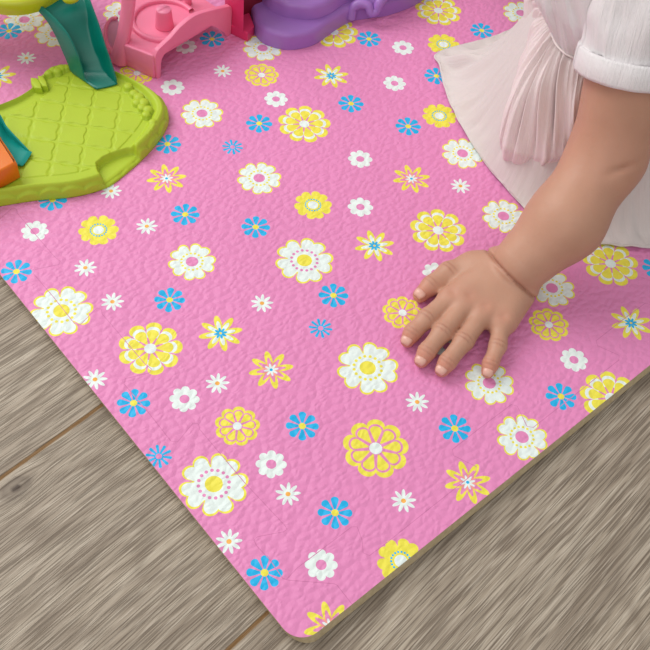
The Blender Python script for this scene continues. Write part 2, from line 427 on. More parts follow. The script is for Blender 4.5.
def inside_d(poly, X):           # signed distance (negative inside) for numpy points
    Pq = np.array(poly); d = np.full(len(X), 1e9); ins = np.zeros(len(X), bool)
    for i in range(len(Pq)):
        a, b = Pq[i - 1], Pq[i]; e = b - a; w_ = X - a
        t = np.clip((w_ @ e) / (e @ e), 0, 1)
        d = np.minimum(d, np.linalg.norm(w_ - t[:, None] * e, axis=1))
        c = ((a[1] <= X[:, 1]) & (b[1] > X[:, 1]) | (b[1] <= X[:, 1]) & (a[1] > X[:, 1]))
        with np.errstate(divide='ignore', invalid='ignore'):
            xx = a[0] + (X[:, 1] - a[1]) / (b[1] - a[1]) * (b[0] - a[0])
        ins ^= c & (X[:, 0] < xx)
    return np.where(ins, -d, d)
def sst(a, b, x):
    t = np.clip((x - a) / (b - a), 0, 1); return t * t * (3 - 2 * t)
bush = [(44, 70, .0030), (48, 72, .0028), (52, 69, .0032), (57, 70, .003), (61, 67, .0032), (66, 66, .0028), (55, 66, .0026),
        (134, 93, .003), (139, 97, .0034), (137, 102, .003), (144, 102, .0032), (142, 107, .0028), (148, 109, .003), (146, 114, .0026),
        (153, 122, .0028), (156, 128, .0032), (152, 133, .0028), (156, 137, .003), (150, 141, .0028), (128, 86, .003)]
def base_z(X):
    d = -inside_d(OUT[::4], X)
    ang = (X - cen) @ GRn
    wide = sst(.03, .07, ang)                               # the right-hand rim slopes more widely
    z = .0242 - .0040 * sst(.0032 + .003 * wide, .0062 + .007 * wide, d)
    u = ((X - np.array(W(29, 138, .0205)[:2])) @ GRn) / .0222; v = ((X - np.array(W(29, 138, .0205)[:2])) @ GFn) / .0222
    fu, fv = u - np.floor(u) - .5, v - np.floor(v) - .5
    au, av = np.abs(fu), np.abs(fv)
    ed = np.maximum(au + .026 * np.cos(av * 4 * math.pi * .95), av + .026 * np.cos(au * 4 * math.pi * .95))
    tile = (1 - sst(.415, .450, ed)) * sst(.0135, .0145, d - .004 * wide)
    z = z + .0007 * tile
    for bx, by, r in bush:
        c = np.array(W(bx, by, .0235)[:2]); r = r * 1.45; q = np.linalg.norm(X - c, axis=1)
        z = np.maximum(z, np.where(q < r, .0226 + np.sqrt(np.maximum(0, r * r - q * q)) * .62, 0))
    nd = inside_d(notch, X)
    z = np.where(nd < .0022, z + (.0138 - z) * (1 - sst(-.0004, .0022, nd)), z)
    return z
rows = []
s_ = np.arange(NO) / NO; arc = np.concatenate([[0], np.cumsum(np.linalg.norm(np.diff(OUT, axis=0), axis=1))])
zt = base_z(OUT - NN * .0022)
NW = 14
for r in range(NW):
    t = r / (NW - 1)
    scal = .0058 + .0036 * np.abs(np.sin(arc / .017 * math.pi)) ** .7 + .0012 * np.sin(arc * 95)
    lip = .0019 * (1 - sst(scal - .0006, scal + .0006, t * .0142))
    ins = .0022 * t ** 2.2 + .0014 * sst(.86, 1, np.full(NO, t)) - lip
    Q = OUT - NN * ins[:, None]
    rows.append(np.column_stack([Q, T + .0003 + (zt - T - .0003) * min(1, t * 1.0)]))
rim = OUT - NN * .0036
vsq = np.concatenate([np.linspace(.004, .14, 16), np.linspace(.145, .985, 110)])
allq = np.concatenate([rim + (cen - rim) * v for v in vsq]); zz = base_z(allq).reshape(len(vsq), NO)
for i, v in enumerate(vsq): rows.append(np.column_stack([rim + (cen - rim) * v, zz[i]]))
play = empty('toy_playset', (float(cen[0]), float(cen[1]), T))
tag(play, 'lime green plastic toy playground with a teal slide, upper left of mat', 'toy')
rows.append(np.column_stack([np.tile(cen, (NO, 1)) + (rim - cen) * .0005, np.full(NO, base_z(cen[None])[0])]))
loft('base_plate', rows, GREEN, play, closed=True, cap=True)
def blob(name, c, r, mat, parent, n=16, m=10):
    rws = []
    for i in range(1, m):
        a = math.pi * i / m; rws.append([(c[0] + r[0] * math.sin(a) * math.cos(q), c[1] + r[1] * math.sin(a) * math.sin(q), c[2] + r[2] * math.cos(a)) for q in [2 * math.pi * k_ / n for k_ in range(n)]])
    return loft(name, rws, mat, parent, closed=True, cap=True)
# slide: a channel whose two walls stand forward of its floor
LB = [(94, 87.8, .0214), (72, 73, .0214), (67, 64, .028), (63, 55, .0352), (55, 37, .049), (46, 21, .0595), (35, 9, .0645), (20, -3, .067)]
LF = [(94.5, 88.2, .0226), (85, 80, .0250), (81, 67, .036), (77, 55, .0470), (67.5, 35, .0600), (53, 17, .0665), (41, 6, .069), (27, -5, .071)]
RF = [(117, 82.6, .0226), (116.5, 78, .0262), (111, 60, .038), (106, 46, .0480), (99.5, 25, .0590), (93, 7, .0665), (87, -8, .071), (78, -22, .074)]
lb, lf, rf = [catmull([P3(*p) for p in q], 8, False) for q in (LB, LF, RF)]
rb = rf - (lf - lb) * .8
rows = []
for a, b, c, d in zip(lf, lb, rb, rf):
    rows.append([a, a * .5 + b * .5, b * .93 + a * .07, b * .95 + c * .05] + [b + (c - b) * t for t in np.linspace(.12, .88, 7)] + [c * .95 + b * .05, c * .93 + d * .07, (c + d) / 2, d])
e0 = rows[0]; nn_ = len(e0)
ext = np.array(P3(95, 88, .021)) - np.array(P3(84, 78, .021)); ext /= np.linalg.norm(ext)
rows.insert(0, [p + ext * .0034 * max(0, 1 - abs(2 * j / (nn_ - 1) - 1) ** 2.5) - np.array([0, 0, .0003]) for j, p in enumerate(e0)])
solid(loft('slide', rows, TEAL, play), .0014, -1, .0004)
# raised platform above the slide and its trunk outside the picture
pc = W(14, -32, .072)
oc = [(pc.x + r_ * (GRn[0] * math.cos(a) * 1.18 + GFn[0] * math.sin(a)), pc.y + r_ * (GRn[1] * math.cos(a) * 1.18 + GFn[1] * math.sin(a))) for a, r_ in [(2 * math.pi * i / 72, .052 + .0022 * math.cos(2 * math.pi * i / 72 * 5)) for i in range(72)]]
prism('platform', oc, .064, .078, .005, OLIVE, play, taper=-.002)
kb = W(71, -5, .078); blob('platform_tab', (kb.x, kb.y, .076), (.008, .006, .005), OLIVE, play)
tube('trunk', [(pc.x - .052, pc.y + .012, .0212), (pc.x - .052, pc.y + .012, .030), (pc.x - .050, pc.y + .012, .046), (pc.x - .048, pc.y + .012, .066)], [.019, .015, .0135, .018], OLIVE, play)
# small clip on the back rim
for qx, qy, wd in ((36.5, 85, .0042), (43, 83, .0034)):
    q = np.array(W(qx, qy, .0235)[:2])
    prism('clip', [q + GRn * a * wd + GFn * b_ * .0062 - GRn * b_ * .0035 for a, b_ in ((-.7, -1), (.7, -1), (1, 0), (.7, 1), (-.7, 1), (-1, 0))], .0185, .0262, .0018, GREEN, play)
# second chute running in from the left
LE = catmull([P3(*p) for p in [(-40, 84, .062), (-18, 104, .048), (0, 119, .036), (9, 134, .028), (20, 144, .0245), (29, 151, .0232)]], 8, False)
RE = catmull([P3(*p) for p in [(-62, 130, .062), (-44, 150, .048), (-26, 166, .034), (-8, 172, .026), (8, 170, .0232), (19, 166, .0222)]], 8, False)
rows = []
for i, (a, b) in enumerate(zip(LE, RE)):
    e = .0065 * min(1, (len(LE) - 1 - i) / 14) + .0012
    up = np.array([0, 0, e])
    rows.append([a + up, a + (b - a) * .03] + [a + (b - a) * t for t in (.08, .25, .5, .75, .92)] + [b + (a - b) * .03, b + up * .7])
e0, e1 = rows[-1], []
ext = np.array([GRn[0], GRn[1], 0]) * .0028 + np.array([0, 0, -.0004])
rows.append([p + ext * (1 - abs(2 * j / 8 - 1) ** 3) - np.array([0, 0, .0006]) for j, p in enumerate(e0)])
solid(loft('slide', rows, TEAL2, play), .0014, -1, .0004)
reparent(play)
ob = [W(x, y, .034)[:2] for x, y in [(-38, 150), (-3, 140), (3, 143), (16, 163), (15, 167), (-4, 177), (-38, 190)]]
o = prism('toy_block', catmull(ob, 5), .0215, .038, .002, ORANGE, None)
tag(o, 'orange plastic toy block at the left edge, on the lime green base', 'toy')

# ------------------------------------------------------------------ pink toy with arched side
PK = mat_plastic('rose_plastic', (236, 126, 160), .42, .15); HOT = mat_plastic('hot_pink_plastic', (214, 52, 104), .38, .1); DRD = mat_plastic('dark_red_plastic', (120, 14, 38), .5); PUR = mat_plastic('purple_plastic', (158, 110, 188), .38, .1)
pk = empty('pink_toy', (.245, .50, T)); tag(pk, 'rose pink plastic toy with arched side and peg, behind the green base', 'toy')
g0 = np.array(W(156, 78)[:2]); g1 = np.array(W(228, 34)[:2]); uu = (g1 - g0) / np.linalg.norm(g1 - g0); vv_ = np.array([-uu[1], uu[0]])
def G(s, v, z): q = g0 + uu * s + vv_ * v; return (q[0], q[1], T + z)
lo_ = [(0, .0003), (.0035, .0003), (.0062, .018), (.018, .0246), (.039, .0228), (.056, .0234), (.067, .021), (.0815, .006), (.0855, .0003), (.0900, .0003)]
hi_ = [(-.0012, .0247), (.0022, .029), (.0075, .0312), (.0185, .0345), (.0293, .0395), (.0459, .0423), (.0637, .0385), (.0833, .0325), (.0900, .0300), (.0912, .0227)]
lo = catmull(lo_, 6, False); hi = catmull(hi_, 6, False)
rows = []
for a, b in zip(lo, hi): rows.append([G(a[0] + (b[0] - a[0]) * t, 0, a[1] + (b[1] - a[1]) * t) for t in (0, .1, .5, .9, 1)])
solid(loft('arched_side', rows, PK, pk), .0042, 0, .0012)
w0 = np.array(W(127, 65)[:2]); rows = []
for t in np.linspace(0, 1, 9):
    q = g0 + (w0 - g0) * t; rows.append([(q[0], q[1], T + .0003 + (.0247 - .002 * t) * k_) for k_ in (0, .5, 1)])
solid(loft('front_wall', rows, PK, pk), .004, 0, .0012)
fp = [G(.001, .001, 0), G(.0875, .001, 0), G(.0875, .10, 0), P3(123, -40, .0265), P3(125, 0, .0265), (float(w0[0]), float(w0[1]), 0)]
prism('floor_panel', [p[:2] for p in fp], T + .0185, T + .0222, .0008, PK, pk)
dc = W(164, 20, .0335)
ringrows = [[(dc.x + r_ * math.cos(a), dc.y + r_ * math.sin(a), T + z) for r_, z in ((.0252, .0220), (.0252, .0243), (.0262, .0254), (.0290, .0254), (.0300, .0243), (.0300, .0220))] for a in [math.radians(d_) for d_ in range(-5, 262, 6)]]
ringrows = [[p for p in r] for r in ringrows if True]
loft('recess_rim', ringrows, PK, pk)
pb = W(164.5, 26, T + .0222); tube('peg', [(pb.x, pb.y, T + .0218), (pb.x, pb.y, T + .031), (pb.x, pb.y, T + .0392), (pb.x, pb.y, T + .0399)], [.0083, .0074, .0066, .0058], PK, pk, n=24, sub=4)
tube('pillar', [P3(119, 62, .0115), P3(120, 52, .021), P3(123.5, 36, .036), P3(127, 16, .053), P3(128.5, -4, .070), P3(127, -30, .09)], [.0082, .0078, .0066, .0062, .0062, .0062], PK, pk, squash=(1, .8))
LV = mat_plastic('mauve_plastic', (208, 140, 172), .45)
lobe = [P3(118, 56, .012), P3(111, 51, .012), P3(106.5, 43, .0135), P3(105.5, 33, .017), P3(107.5, 24, .0215), P3(112, 19, .0245), P3(117, 18.5, .026)]
tube('foot_rim', lobe, [.0034, .0028, .0022, .0019, .0018, .0018, .002], PK, pk)
lb_ = catmull(lobe, 6, False); ax0, ax1 = np.array(P3(121, 60, .0112)), np.array(P3(121, 20, .031))
rows = [[p + (ax0 + (ax1 - ax0) * i / (len(lb_) - 1) - p) * t - np.array((0, 0, .004)) * math.sin(t * math.pi) for t in (0, .25, .5, .75, 1)] for i, p in enumerate(lb_)]
solid(loft('foot_panel', rows, LV, pk), .0012)
# small rose ornament and post on the right
q = G(.072, .034, .0220)
tube('post', [q, (q[0], q[1], T + .05), (q[0], q[1], T + .09)], [.0032, .003, .003], PK, pk)
for i in range(6):
    a = i * math.pi / 3; qq = G(.070 + .007 * math.cos(a), .052 + .007 * math.sin(a), .0245); blob('petal', qq, (.0045, .0045, .003), PK, pk, 10, 6)
reparent(pk)

# ------------------------------------------------------------------ purple stepped toy with hot pink tower
pt = empty('purple_toy', (.40, .47, T)); tag(pt, 'purple stepped plastic toy with hot pink tower at top of mat', 'toy')
low = [(.331, .482), (.3225, .4641), (.3195, .445), (.3297, .4278), (.3435, .4202), (.3594, .4179), (.3853, .4225), (.4073, .4241), (.4245, .4185), (.447, .4108), (.4865, .4100), (.545, .43), (.56, .50), (.50, .57), (.40, .58), (.345, .53)]
prism('lower_step', catmull(low, 8), T + .0003, T + .0165, .005, PUR, pt, taper=.0008)
upo = [(.342, .478), (.3435, .452), (.352, .440), (.366, .4295), (.385, .4285), (.408, .432), (.44, .427), (.49, .425), (.53, .45), (.53, .53), (.45, .56), (.37, .545)]
prism('upper_step', catmull(upo, 8), T + .014, T + .031, .0052, PUR, pt, taper=.0012)
sw = [P3(351, 19, .014), P3(353, 8, .024), P3(360, 4, .028), P3(368, 6, .028), P3(371, 13, .023), P3(376, 11, .024), P3(380, 2, .031), P3(390, -6, .034), P3(420, -12, .034)]
tube('scroll', sw, [.0045, .0045, .0045, .0042, .0038, .004, .0045, .005, .005], PUR, pt)
a0, a1 = np.array(W(230, 33.5)[:2]), np.array(W(247.5, 42)[:2]); a2 = np.array(W(252, 37)[:2])
bd = np.array([.030, .012])
prism('tower', [a0, a1, a2 + np.array([.0, .0]), a2 + bd * .12, a2 + bd * .5 + np.array([-.004, .012]), a0 + bd * .75 + np.array([.0, .014]), a0 + np.array([.004, .02])], T + .0003, T + .010, .001, HOT, pt)
prism('tower', [a0 + np.array([.001, -.001]), a1 + np.array([-.002, .004]), a1 + np.array([.0, .012]), a0 + np.array([.014, .012]), a0 + np.array([.006, .016])], T + .009, T + .085, .001, HOT, pt)
r0, r1 = np.array(W(243, 22, .02)[:2]), np.array(W(266, 6, .02)[:2])
prism('tower_inner', [r0 + np.array([.0, .008]), r1 + np.array([-.002, .0]), r1 + np.array([.02, .03]), r0 + np.array([.02, .05])], T + .0003, T + .085, .001, DRD, pt)
reparent(pt)
# ------------------------------------------------------------------ toddler: one continuous body from a smooth distance field
def smin(a, b, k):
    h = np.clip(.5 + .5 * (b - a) / k, 0, 1)
    return b + (a - b) * h - k * h * (1 - h)
def rcone(X, a, b, ra, rb):
    a, b = np.array(a), np.array(b); e = b - a
    t = np.clip(((X - a) @ e) / (e @ e), 0, 1)
    return np.linalg.norm(X - a - t[:, None] * e, axis=1) - (ra + (rb - ra) * t)
def ellip(X, c, r, R=None):
    q = X - np.array(c)
    if R is not None: q = q @ R
    r = np.array(r); k0 = np.linalg.norm(q / r, axis=1); k1 = np.linalg.norm(q / (r * r), axis=1)
    return k0 * (k0 - 1) / np.maximum(k1, 1e-9)
def chain(X, pts, k):
    d = None
    for (a, ra), (b, rb) in zip(pts, pts[1:]):
        q = rcone(X, a, b, ra, rb); d = q if d is None else smin(d, q, k)
    return d
def H3(x, y, h): return np.array(W(x, y, T + h))
FING = dict(
    index=[(H3(450.5, 299, .0140), .0078), (H3(427, 318.5, .0120), .0069), (H3(412.5, 332.5, .0088), .0061), (H3(407.5, 340.5, .0060), .0052)],
    middle=[(H3(467, 303, .0148), .0080), (H3(442.5, 332, .0126), .0070), (H3(427, 351.5, .0090), .0062), (H3(421.5, 360.5, .0060), .0053)],
    ring=[(H3(483, 313, .0140), .0078), (H3(464, 341, .0120), .0069), (H3(447.5, 362, .0088), .0061), (H3(442, 370, .0060), .0052)],
    little=[(H3(501, 323, .0120), .0070), (H3(497.8, 346, .0104), .0061), (H3(490.5, 364, .0078), .0055), (H3(487.8, 372, .0055), .0047)],
    thumb=[(H3(473, 267, .0130), .0105), (H3(449, 273, .0116), .0086), (H3(431, 285.5, .0090), .0071), (H3(420.5, 295, .0068), .0058)])
CARP = [(H3(500, 264, .0195), .0125), (H3(507, 271.5, .0205), .0130), (H3(515, 279.5, .020), .0128), (H3(522.5, 288, .0175), .0115)]
WR = np.array((.2965, .1105, .0385)); EL = np.array((.3793, .1190, .0985)); SH = np.array((.4095, .1520, .2075))
FM = np.array((.3342, .1080, .0665))
CHEST = np.array((.447, .236, .232)); WAIST = np.array((.463, .182, .145)); HIP = np.array((.480, .172, .080))
fdir = np.array((-.894, .446, 0)); ldir = np.array((-.446, -.894, 0))
SH2 = np.array((.487, .305, .236)); NECK = np.array((.437, .252, .292)); HEAD = np.array((.408, .272, .362))
# head frame: looking along fdir and downwards
hf = fdir * .86 + np.array((0, 0, -.51)); hl = ldir; hu = np.cross(hf, hl); hu /= np.linalg.norm(hu)
if hu[2] < 0: hu = -hu
def HD(f, l, u): return HEAD + hf * f + hl * l + hu * u
def hand_sdf(X):
    d = None
    for c, f in zip((0, 1, 2, 3), ('index', 'middle', 'ring', 'little')):
        q = rcone(X, CARP[c][0], FING[f][0][0], CARP[c][1], FING[f][0][1] + .0006)
        d = q if d is None else smin(d, q, .010)
    for a, b in ((('index'), ('middle')), (('middle'), ('ring')), (('ring'), ('little'))):
        d = smin(d, rcone(X, FING[a][0][0] - [0, 0, .002], FING[b][0][0] - [0, 0, .002], .0062, .0062), .006)
    d = smin(d, rcone(X, H3(517, 292, .014), H3(506, 321, .011), .0115, .0085), .008)
    d = smin(d, rcone(X, CARP[0][0] - [0, 0, .003], FING['thumb'][0][0], .0115, .0105), .010)
    d = smin(d, chain(X, FING['thumb'], .003), .008)
    fs = None
    for f in ('index', 'middle', 'ring', 'little'):
        q = chain(X, FING[f], .0035)
        for j in (1, 2):     # creases either side of each knuckle
            a, b = FING[f][j][0], FING[f][j + 1][0] if j < 3 else FING[f][j][0]
            ax_ = (b - a) / np.linalg.norm(b - a); s = (X - a) @ ax_
            near = np.exp(-(np.linalg.norm(X - a, axis=1) / .010) ** 2) * sst(-.001, .003, X[:, 2] - a[2])
            q = q + near * (.0010 * np.exp(-((s - .0015) / .0008) ** 2) + .0010 * np.exp(-((s + .0015) / .0008) ** 2) - .0006 * np.exp(-(s / .004) ** 2))
        fs = q if fs is None else smin(fs, q, .0022)
    d = smin(d, fs, .0045)
    # faint extensor ridges and dimples over the knuckles
    for f in ('middle', 'ring', 'little', 'index'):
        c = FING[f][0][0] + np.array((0, 0, .0075)); d = d + .0012 * np.exp(-(np.linalg.norm(X - c, axis=1) / .0035) ** 2)
    return d
CRP = [np.array(P3(491.5, 255, .036)), np.array(P3(509, 279, .0585)), np.array(P3(532.5, 297.5, .036))]
CRN = np.cross(CRP[1] - CRP[0], CRP[2] - CRP[0]); CRN /= np.linalg.norm(CRN); CR0 = (CRP[0] + CRP[2]) / 2
HC = np.array((.245, .105, .022))
def surf(x, y):                  # where a sight line meets the bare arm
    v = np.array(ray(x, y)); c0 = np.array(CAM); s = .3
    for _ in range(60):
        X = (c0 + v * s)[None]; d = min(rcone(X, FM, EL, .0272, .0262)[0], rcone(X, EL, SH, .0262, .0325)[0])
        s += d * .9
    return c0 + v * s
EC = surf(624, 167); EC1 = surf(634, 163) - surf(615, 171); EC1 /= np.linalg.norm(EC1)
def body_sdf(X):
    hd_ = np.linalg.norm(X - HC, axis=1) - .085; hand = hd_ + .01; nh = hd_ < .03
    if nh.any(): hand[nh] = hand_sdf(X[nh])
    fa = rcone(X, WR + (FM - WR) * .08, FM, .0218, .0272)
    fa = smin(fa, rcone(X, FM, EL, .0272, .0262), .012)
    arm = smin(fa, rcone(X, EL, SH, .0262, .0325), .014)
    ec = EC; q = X - ec                 # fold inside the elbow
    e1 = EC1
    al = q @ e1; pe = np.linalg.norm(q - al[:, None] * e1, axis=1)
    arm = arm + .0028 * np.exp(-(pe / .0030) ** 2) * np.exp(-(al / .011) ** 2)
    d = smin(hand, arm, .0034)
    s_c = (X - CR0) @ CRN; d = d + .0022 * np.exp(-(s_c / .0010) ** 2) * (np.linalg.norm(X - CR0, axis=1) < .034) * sst(.014, .026, X[:, 2])
    big = X[:, 0] + X[:, 1] > .40
    Z = X[big]
    if len(Z):
        t = smin(ellip(Z, CHEST, (.056, .066, .062), np.column_stack([fdir, ldir, (0, 0, 1)])), ellip(Z, WAIST, (.050, .054, .060), np.column_stack([fdir, ldir, (0, 0, 1)])), .04)
        t = smin(t, ellip(Z, HIP, (.054, .058, .060), np.column_stack([fdir, ldir, (0, 0, 1)])), .03)
        t = smin(t, rcone(Z, SH, CHEST + ldir * .03 + np.array((0, 0, .02)), .0300, .034), .012)
        t = smin(t, rcone(Z, SH2, CHEST - ldir * .03 + np.array((0, 0, .02)), .0300, .034), .012)
        t = smin(t, chain(Z, [(SH2, .034), (np.array((.535, .375, .150)), .030), (np.array((.575, .435, .045)), .022)], .014), .01)
        t = smin(t, ellip(Z, (.587, .452, T + .016), (.030, .022, .0145)), .01)
        for i_ in range(4):
            t = smin(t, rcone(Z, (.595 + .004 * i_, .470 - .010 * i_, T + .012), (.612 + .008 * i_, .500 - .012 * i_ - .004 * (i_ in (0, 3)), T + .007), .0075, .0055), .004)
        t = smin(t, rcone(Z, (.590, .435, T + .012), (.622, .432, T + .008), .009, .006), .006)
        for sg, kn in ((1, (.462, .160, T + .030)), (-1, (.490, .215, T + .030))):
            t = smin(t, rcone(Z, HIP + ldir * .026 * sg, np.array(kn), .034, .027), .012)
        t = smin(t, rcone(Z, CHEST + np.array((0, 0, .04)), NECK + np.array((-.01, .006, .02)), .034, .028), .02)
        h = smin(ellip(Z, HEAD + hu * .008, (.072, .062, .066), np.column_stack([hf, hl, hu])), ellip(Z, HD(.012, 0, -.028), (.052, .050, .045), np.column_stack([hf, hl, hu])), .03)
        h = smin(h, ellip(Z, HD(.066, 0, -.018), (.010, .008, .008), np.column_stack([hf, hl, hu])), .008)
        for sg in (1, -1):
            h = smin(h, ellip(Z, HD(.044, .030 * sg, -.030), (.018, .018, .018)), .015)
            h = -smin(-h, np.linalg.norm(Z - HD(.072, .026 * sg, -.002), axis=1) - .011, .008)
            h = smin(h, ellip(Z, HD(-.004, .062 * sg, -.010), (.014, .006, .020), np.column_stack([hf, hl, hu])), .004)
        h = smin(h, rcone(Z, HD(.058, -.011, -.043), HD(.058, .011, -.043), .0055, .0055), .004)
        m_ = rcone(Z, HD(.066, -.013, -.0425), HD(.066, .013, -.0425), .0016, .0016); h = -smin(-h, m_, .002)
        t = smin(t, h, .02)
        d = d.copy(); d[big] = smin(d[big], t, .012)
    return np.maximum(d, T + .0004 - X[:, 2])
def axis_pts(a, b, c0, c1, fine, coarse):      # fine spacing between c0 and c1, coarse outside
    out = [a]
    while out[-1] < b: out.append(out[-1] + (fine if c0 <= out[-1] < c1 else coarse))
    return np.array(out)
def polygonise(fn, axes, blk=8):
    axes = [np.concatenate([A, A[-1] + (A[-1] - A[-2]) * np.arange(1, 1 + (-(len(A) - 1)) % blk)]) for A in axes]
    N = np.array([len(A) for A in axes]); nb = (N - 1) // blk
    D = np.full(N, 1.0, np.float32)
    at_pts = lambda I: np.stack([axes[q][I[:, q]] for q in range(3)], 1)
    bi = np.stack(np.meshgrid(*[np.arange(n_) for n_ in nb], indexing='ij'), -1).reshape(-1, 3)
    p0, p1 = at_pts(bi * blk), at_pts(bi * blk + blk)
    dc_ = fn((p0 + p1) / 2); hd = np.linalg.norm(p1 - p0, axis=1) / 2
    for (x, y, z), v in zip(bi * blk, dc_): D[x:x + blk + 1, y:y + blk + 1, z:z + blk + 1] = 1.0 if v > 0 else -1.0
    near = bi[np.abs(dc_) < hd * 1.05 + .003]
    loc = np.stack(np.meshgrid(*[np.arange(blk + 1)] * 3, indexing='ij'), -1).reshape(-1, 3)
    for s0 in range(0, len(near), 400):
        b_ = near[s0:s0 + 400]
        I = (b_[:, None] * blk + loc[None]).reshape(-1, 3)
        D[I[:, 0], I[:, 1], I[:, 2]] = fn(at_pts(I))
    S = D < 0
    sh = [(0, 0, 0), (1, 0, 0), (0, 1, 0), (1, 1, 0), (0, 0, 1), (1, 0, 1), (0, 1, 1), (1, 1, 1)]
    sl = lambda A, o_: A[o_[0]:A.shape[0] - 1 + o_[0], o_[1]:A.shape[1] - 1 + o_[1], o_[2]:A.shape[2] - 1 + o_[2]]
    cnt = sum(sl(S, o_).astype(np.int8) for o_ in sh)
    cells = np.argwhere((cnt > 0) & (cnt < 8)); idm = np.full(cnt.shape, -1, np.int32); idm[tuple(cells.T)] = np.arange(len(cells))
    acc = np.zeros((len(cells), 3)); num = np.zeros(len(cells))
    for i in range(8):
        for j in range(i + 1, 8):
            if sum(abs(a - b) for a, b in zip(sh[i], sh[j])) != 1: continue
            a = D[tuple((cells + sh[i]).T)].astype(float); b = D[tuple((cells + sh[j]).T)].astype(float)
            m = (a < 0) != (b < 0); t = np.where(m, a / np.where(m, a - b, 1), 0)
            p = np.array(sh[i]) + t[:, None] * (np.array(sh[j]) - np.array(sh[i]))
            acc[m] += p[m]; num[m] += 1
    V = cells + acc / np.maximum(num, 1)[:, None]
    V = np.stack([np.interp(V[:, q], np.arange(N[q]), axes[q]) for q in range(3)], 1)
    faces = []
    for ax_ in range(3):
        o1 = [0, 0, 0]; o1[ax_] = 1
        A = S[:S.shape[0] - o1[0], :S.shape[1] - o1[1], :S.shape[2] - o1[2]]; B = S[o1[0]:, o1[1]:, o1[2]:]
        E_ = np.argwhere(A != B); u_, v_ = [q for q in range(3) if q != ax_]
        E_ = E_[(E_[:, u_] > 0) & (E_[:, v_] > 0) & (E_[:, u_] < S.shape[u_] - 1) & (E_[:, v_] < S.shape[v_] - 1)]
        if not len(E_): continue
        def idc(du, dv):
            q = E_.copy(); q[:, u_] -= du; q[:, v_] -= dv; return idm[tuple(q.T)]
        Q = np.stack([idc(1, 1), idc(0, 1), idc(0, 0), idc(1, 0)], 1)
        fl_ = A[tuple(E_.T)] ^ (ax_ == 1)
        Q[~fl_] = Q[~fl_][:, ::-1]; faces.append(Q)
    return V, np.concatenate(faces)
V, Fq = polygonise(body_sdf, [axis_pts(.165, .66, .165, .325, .00105, .0026), axis_pts(.04, .53, .045, .160, .00105, .0026), axis_pts(T - .004, .46, 0, .064, .00105, .0026)])
# drop stray pieces, keep the quads
k = NT('toddler_skin'); co = k.obj()
at_ = k.n('ShaderNodeAttribute', attribute_name='flush')
n1 = k.n('ShaderNodeTexNoise', i_Scale=55.0, i_Detail=3.0); k.l(co, n1.inputs['Vector'])
n2 = k.n('ShaderNodeTexNoise', i_Scale=420.0, i_Detail=2.0); k.l(co, n2.inputs['Vector'])
c_ = k.mix(n1.outputs[0], lin((184, 139, 116)), lin((199, 152, 128)))
c_ = k.mix(k.math('MULTIPLY', at_.outputs['Fac'], .62), c_, lin((208, 124, 108)))
cr_ = k.n('ShaderNodeAttribute', attribute_name='crease_shade')
c_ = k.mix(k.math('MULTIPLY', cr_.outputs['Fac'], .5), c_, lin((150, 92, 74)))  # skin colour darkened in the grooves, painted shade on top of the shape
k.base(c_, .48, .35)
k.b.inputs['Subsurface Weight'].default_value = .12; k.b.inputs['Subsurface Radius'].default_value = (.006, .0025, .0015); k.b.inputs['Subsurface Scale'].default_value = .6
k.l(k.bump(n2.outputs[0], .0004, .35), k.b.inputs['Normal'])
SKIN = k.m
person = fixn(meshobj('person', V, Fq.tolist(), SKIN))
fx_ = np.zeros(len(V))
for f, pts in FING.items():
    for j, s_w in ((1, .35), (3, 1.0), (2, .3)):
        fx_ = np.maximum(fx_, s_w * np.exp(-(np.linalg.norm(V - pts[j][0], axis=1) / (.010 if j == 3 else .006)) ** 2))
for f in ('index', 'middle', 'ring', 'little'):
    fx_ = np.maximum(fx_, .3 * np.exp(-(np.linalg.norm(V - (FING[f][0][0] + [0, 0, .007]), axis=1) / .008) ** 2))
fx_ = np.maximum(fx_, .3 * np.exp(-(np.linalg.norm(V - EL, axis=1) / .035) ** 2))
cx_ = np.zeros(len(V))  # mask for the painted shade in knuckle and wrist folds
for f, pts in FING.items():
    for j in (1, 2):
        a, b = pts[j][0], pts[j + 1][0]; ax_ = (b - a) / np.linalg.norm(b - a); s = (V - a) @ ax_
        sd_ = np.cross(ax_, (0, 0, 1)); sd_ /= np.linalg.norm(sd_); la = np.abs((V - a) @ sd_)
        m_ = np.exp(-(la / (pts[j][1] * .75)) ** 4) * (V[:, 2] > a[2]) * (np.linalg.norm(V - a, axis=1) < .012)
        cx_ = np.maximum(cx_, m_ * ((1 if j == 1 else .7) * np.maximum(np.exp(-((s - .0016) / .0007) ** 2), np.exp(-((s + .0016) / .0007) ** 2))))
s = (V - CR0) @ CRN; cx_ = np.maximum(cx_, .9 * np.exp(-(s / .0012) ** 2) * (np.linalg.norm(V - CR0, axis=1) < .034) * sst(.014, .026, V[:, 2]))
at = person.data.attributes.new('crease_shade', 'FLOAT', 'POINT'); at.data.foreach_set('value', cx_)
at = person.data.attributes.new('flush', 'FLOAT', 'POINT'); at.data.foreach_set('value', fx_)
sm = person.modifiers.new('smooth', 'SMOOTH'); sm.factor = .5; sm.iterations = 1
tag(person, 'toddler in a pale gauze dress leaning on one spread hand on the pink mat', 'person')
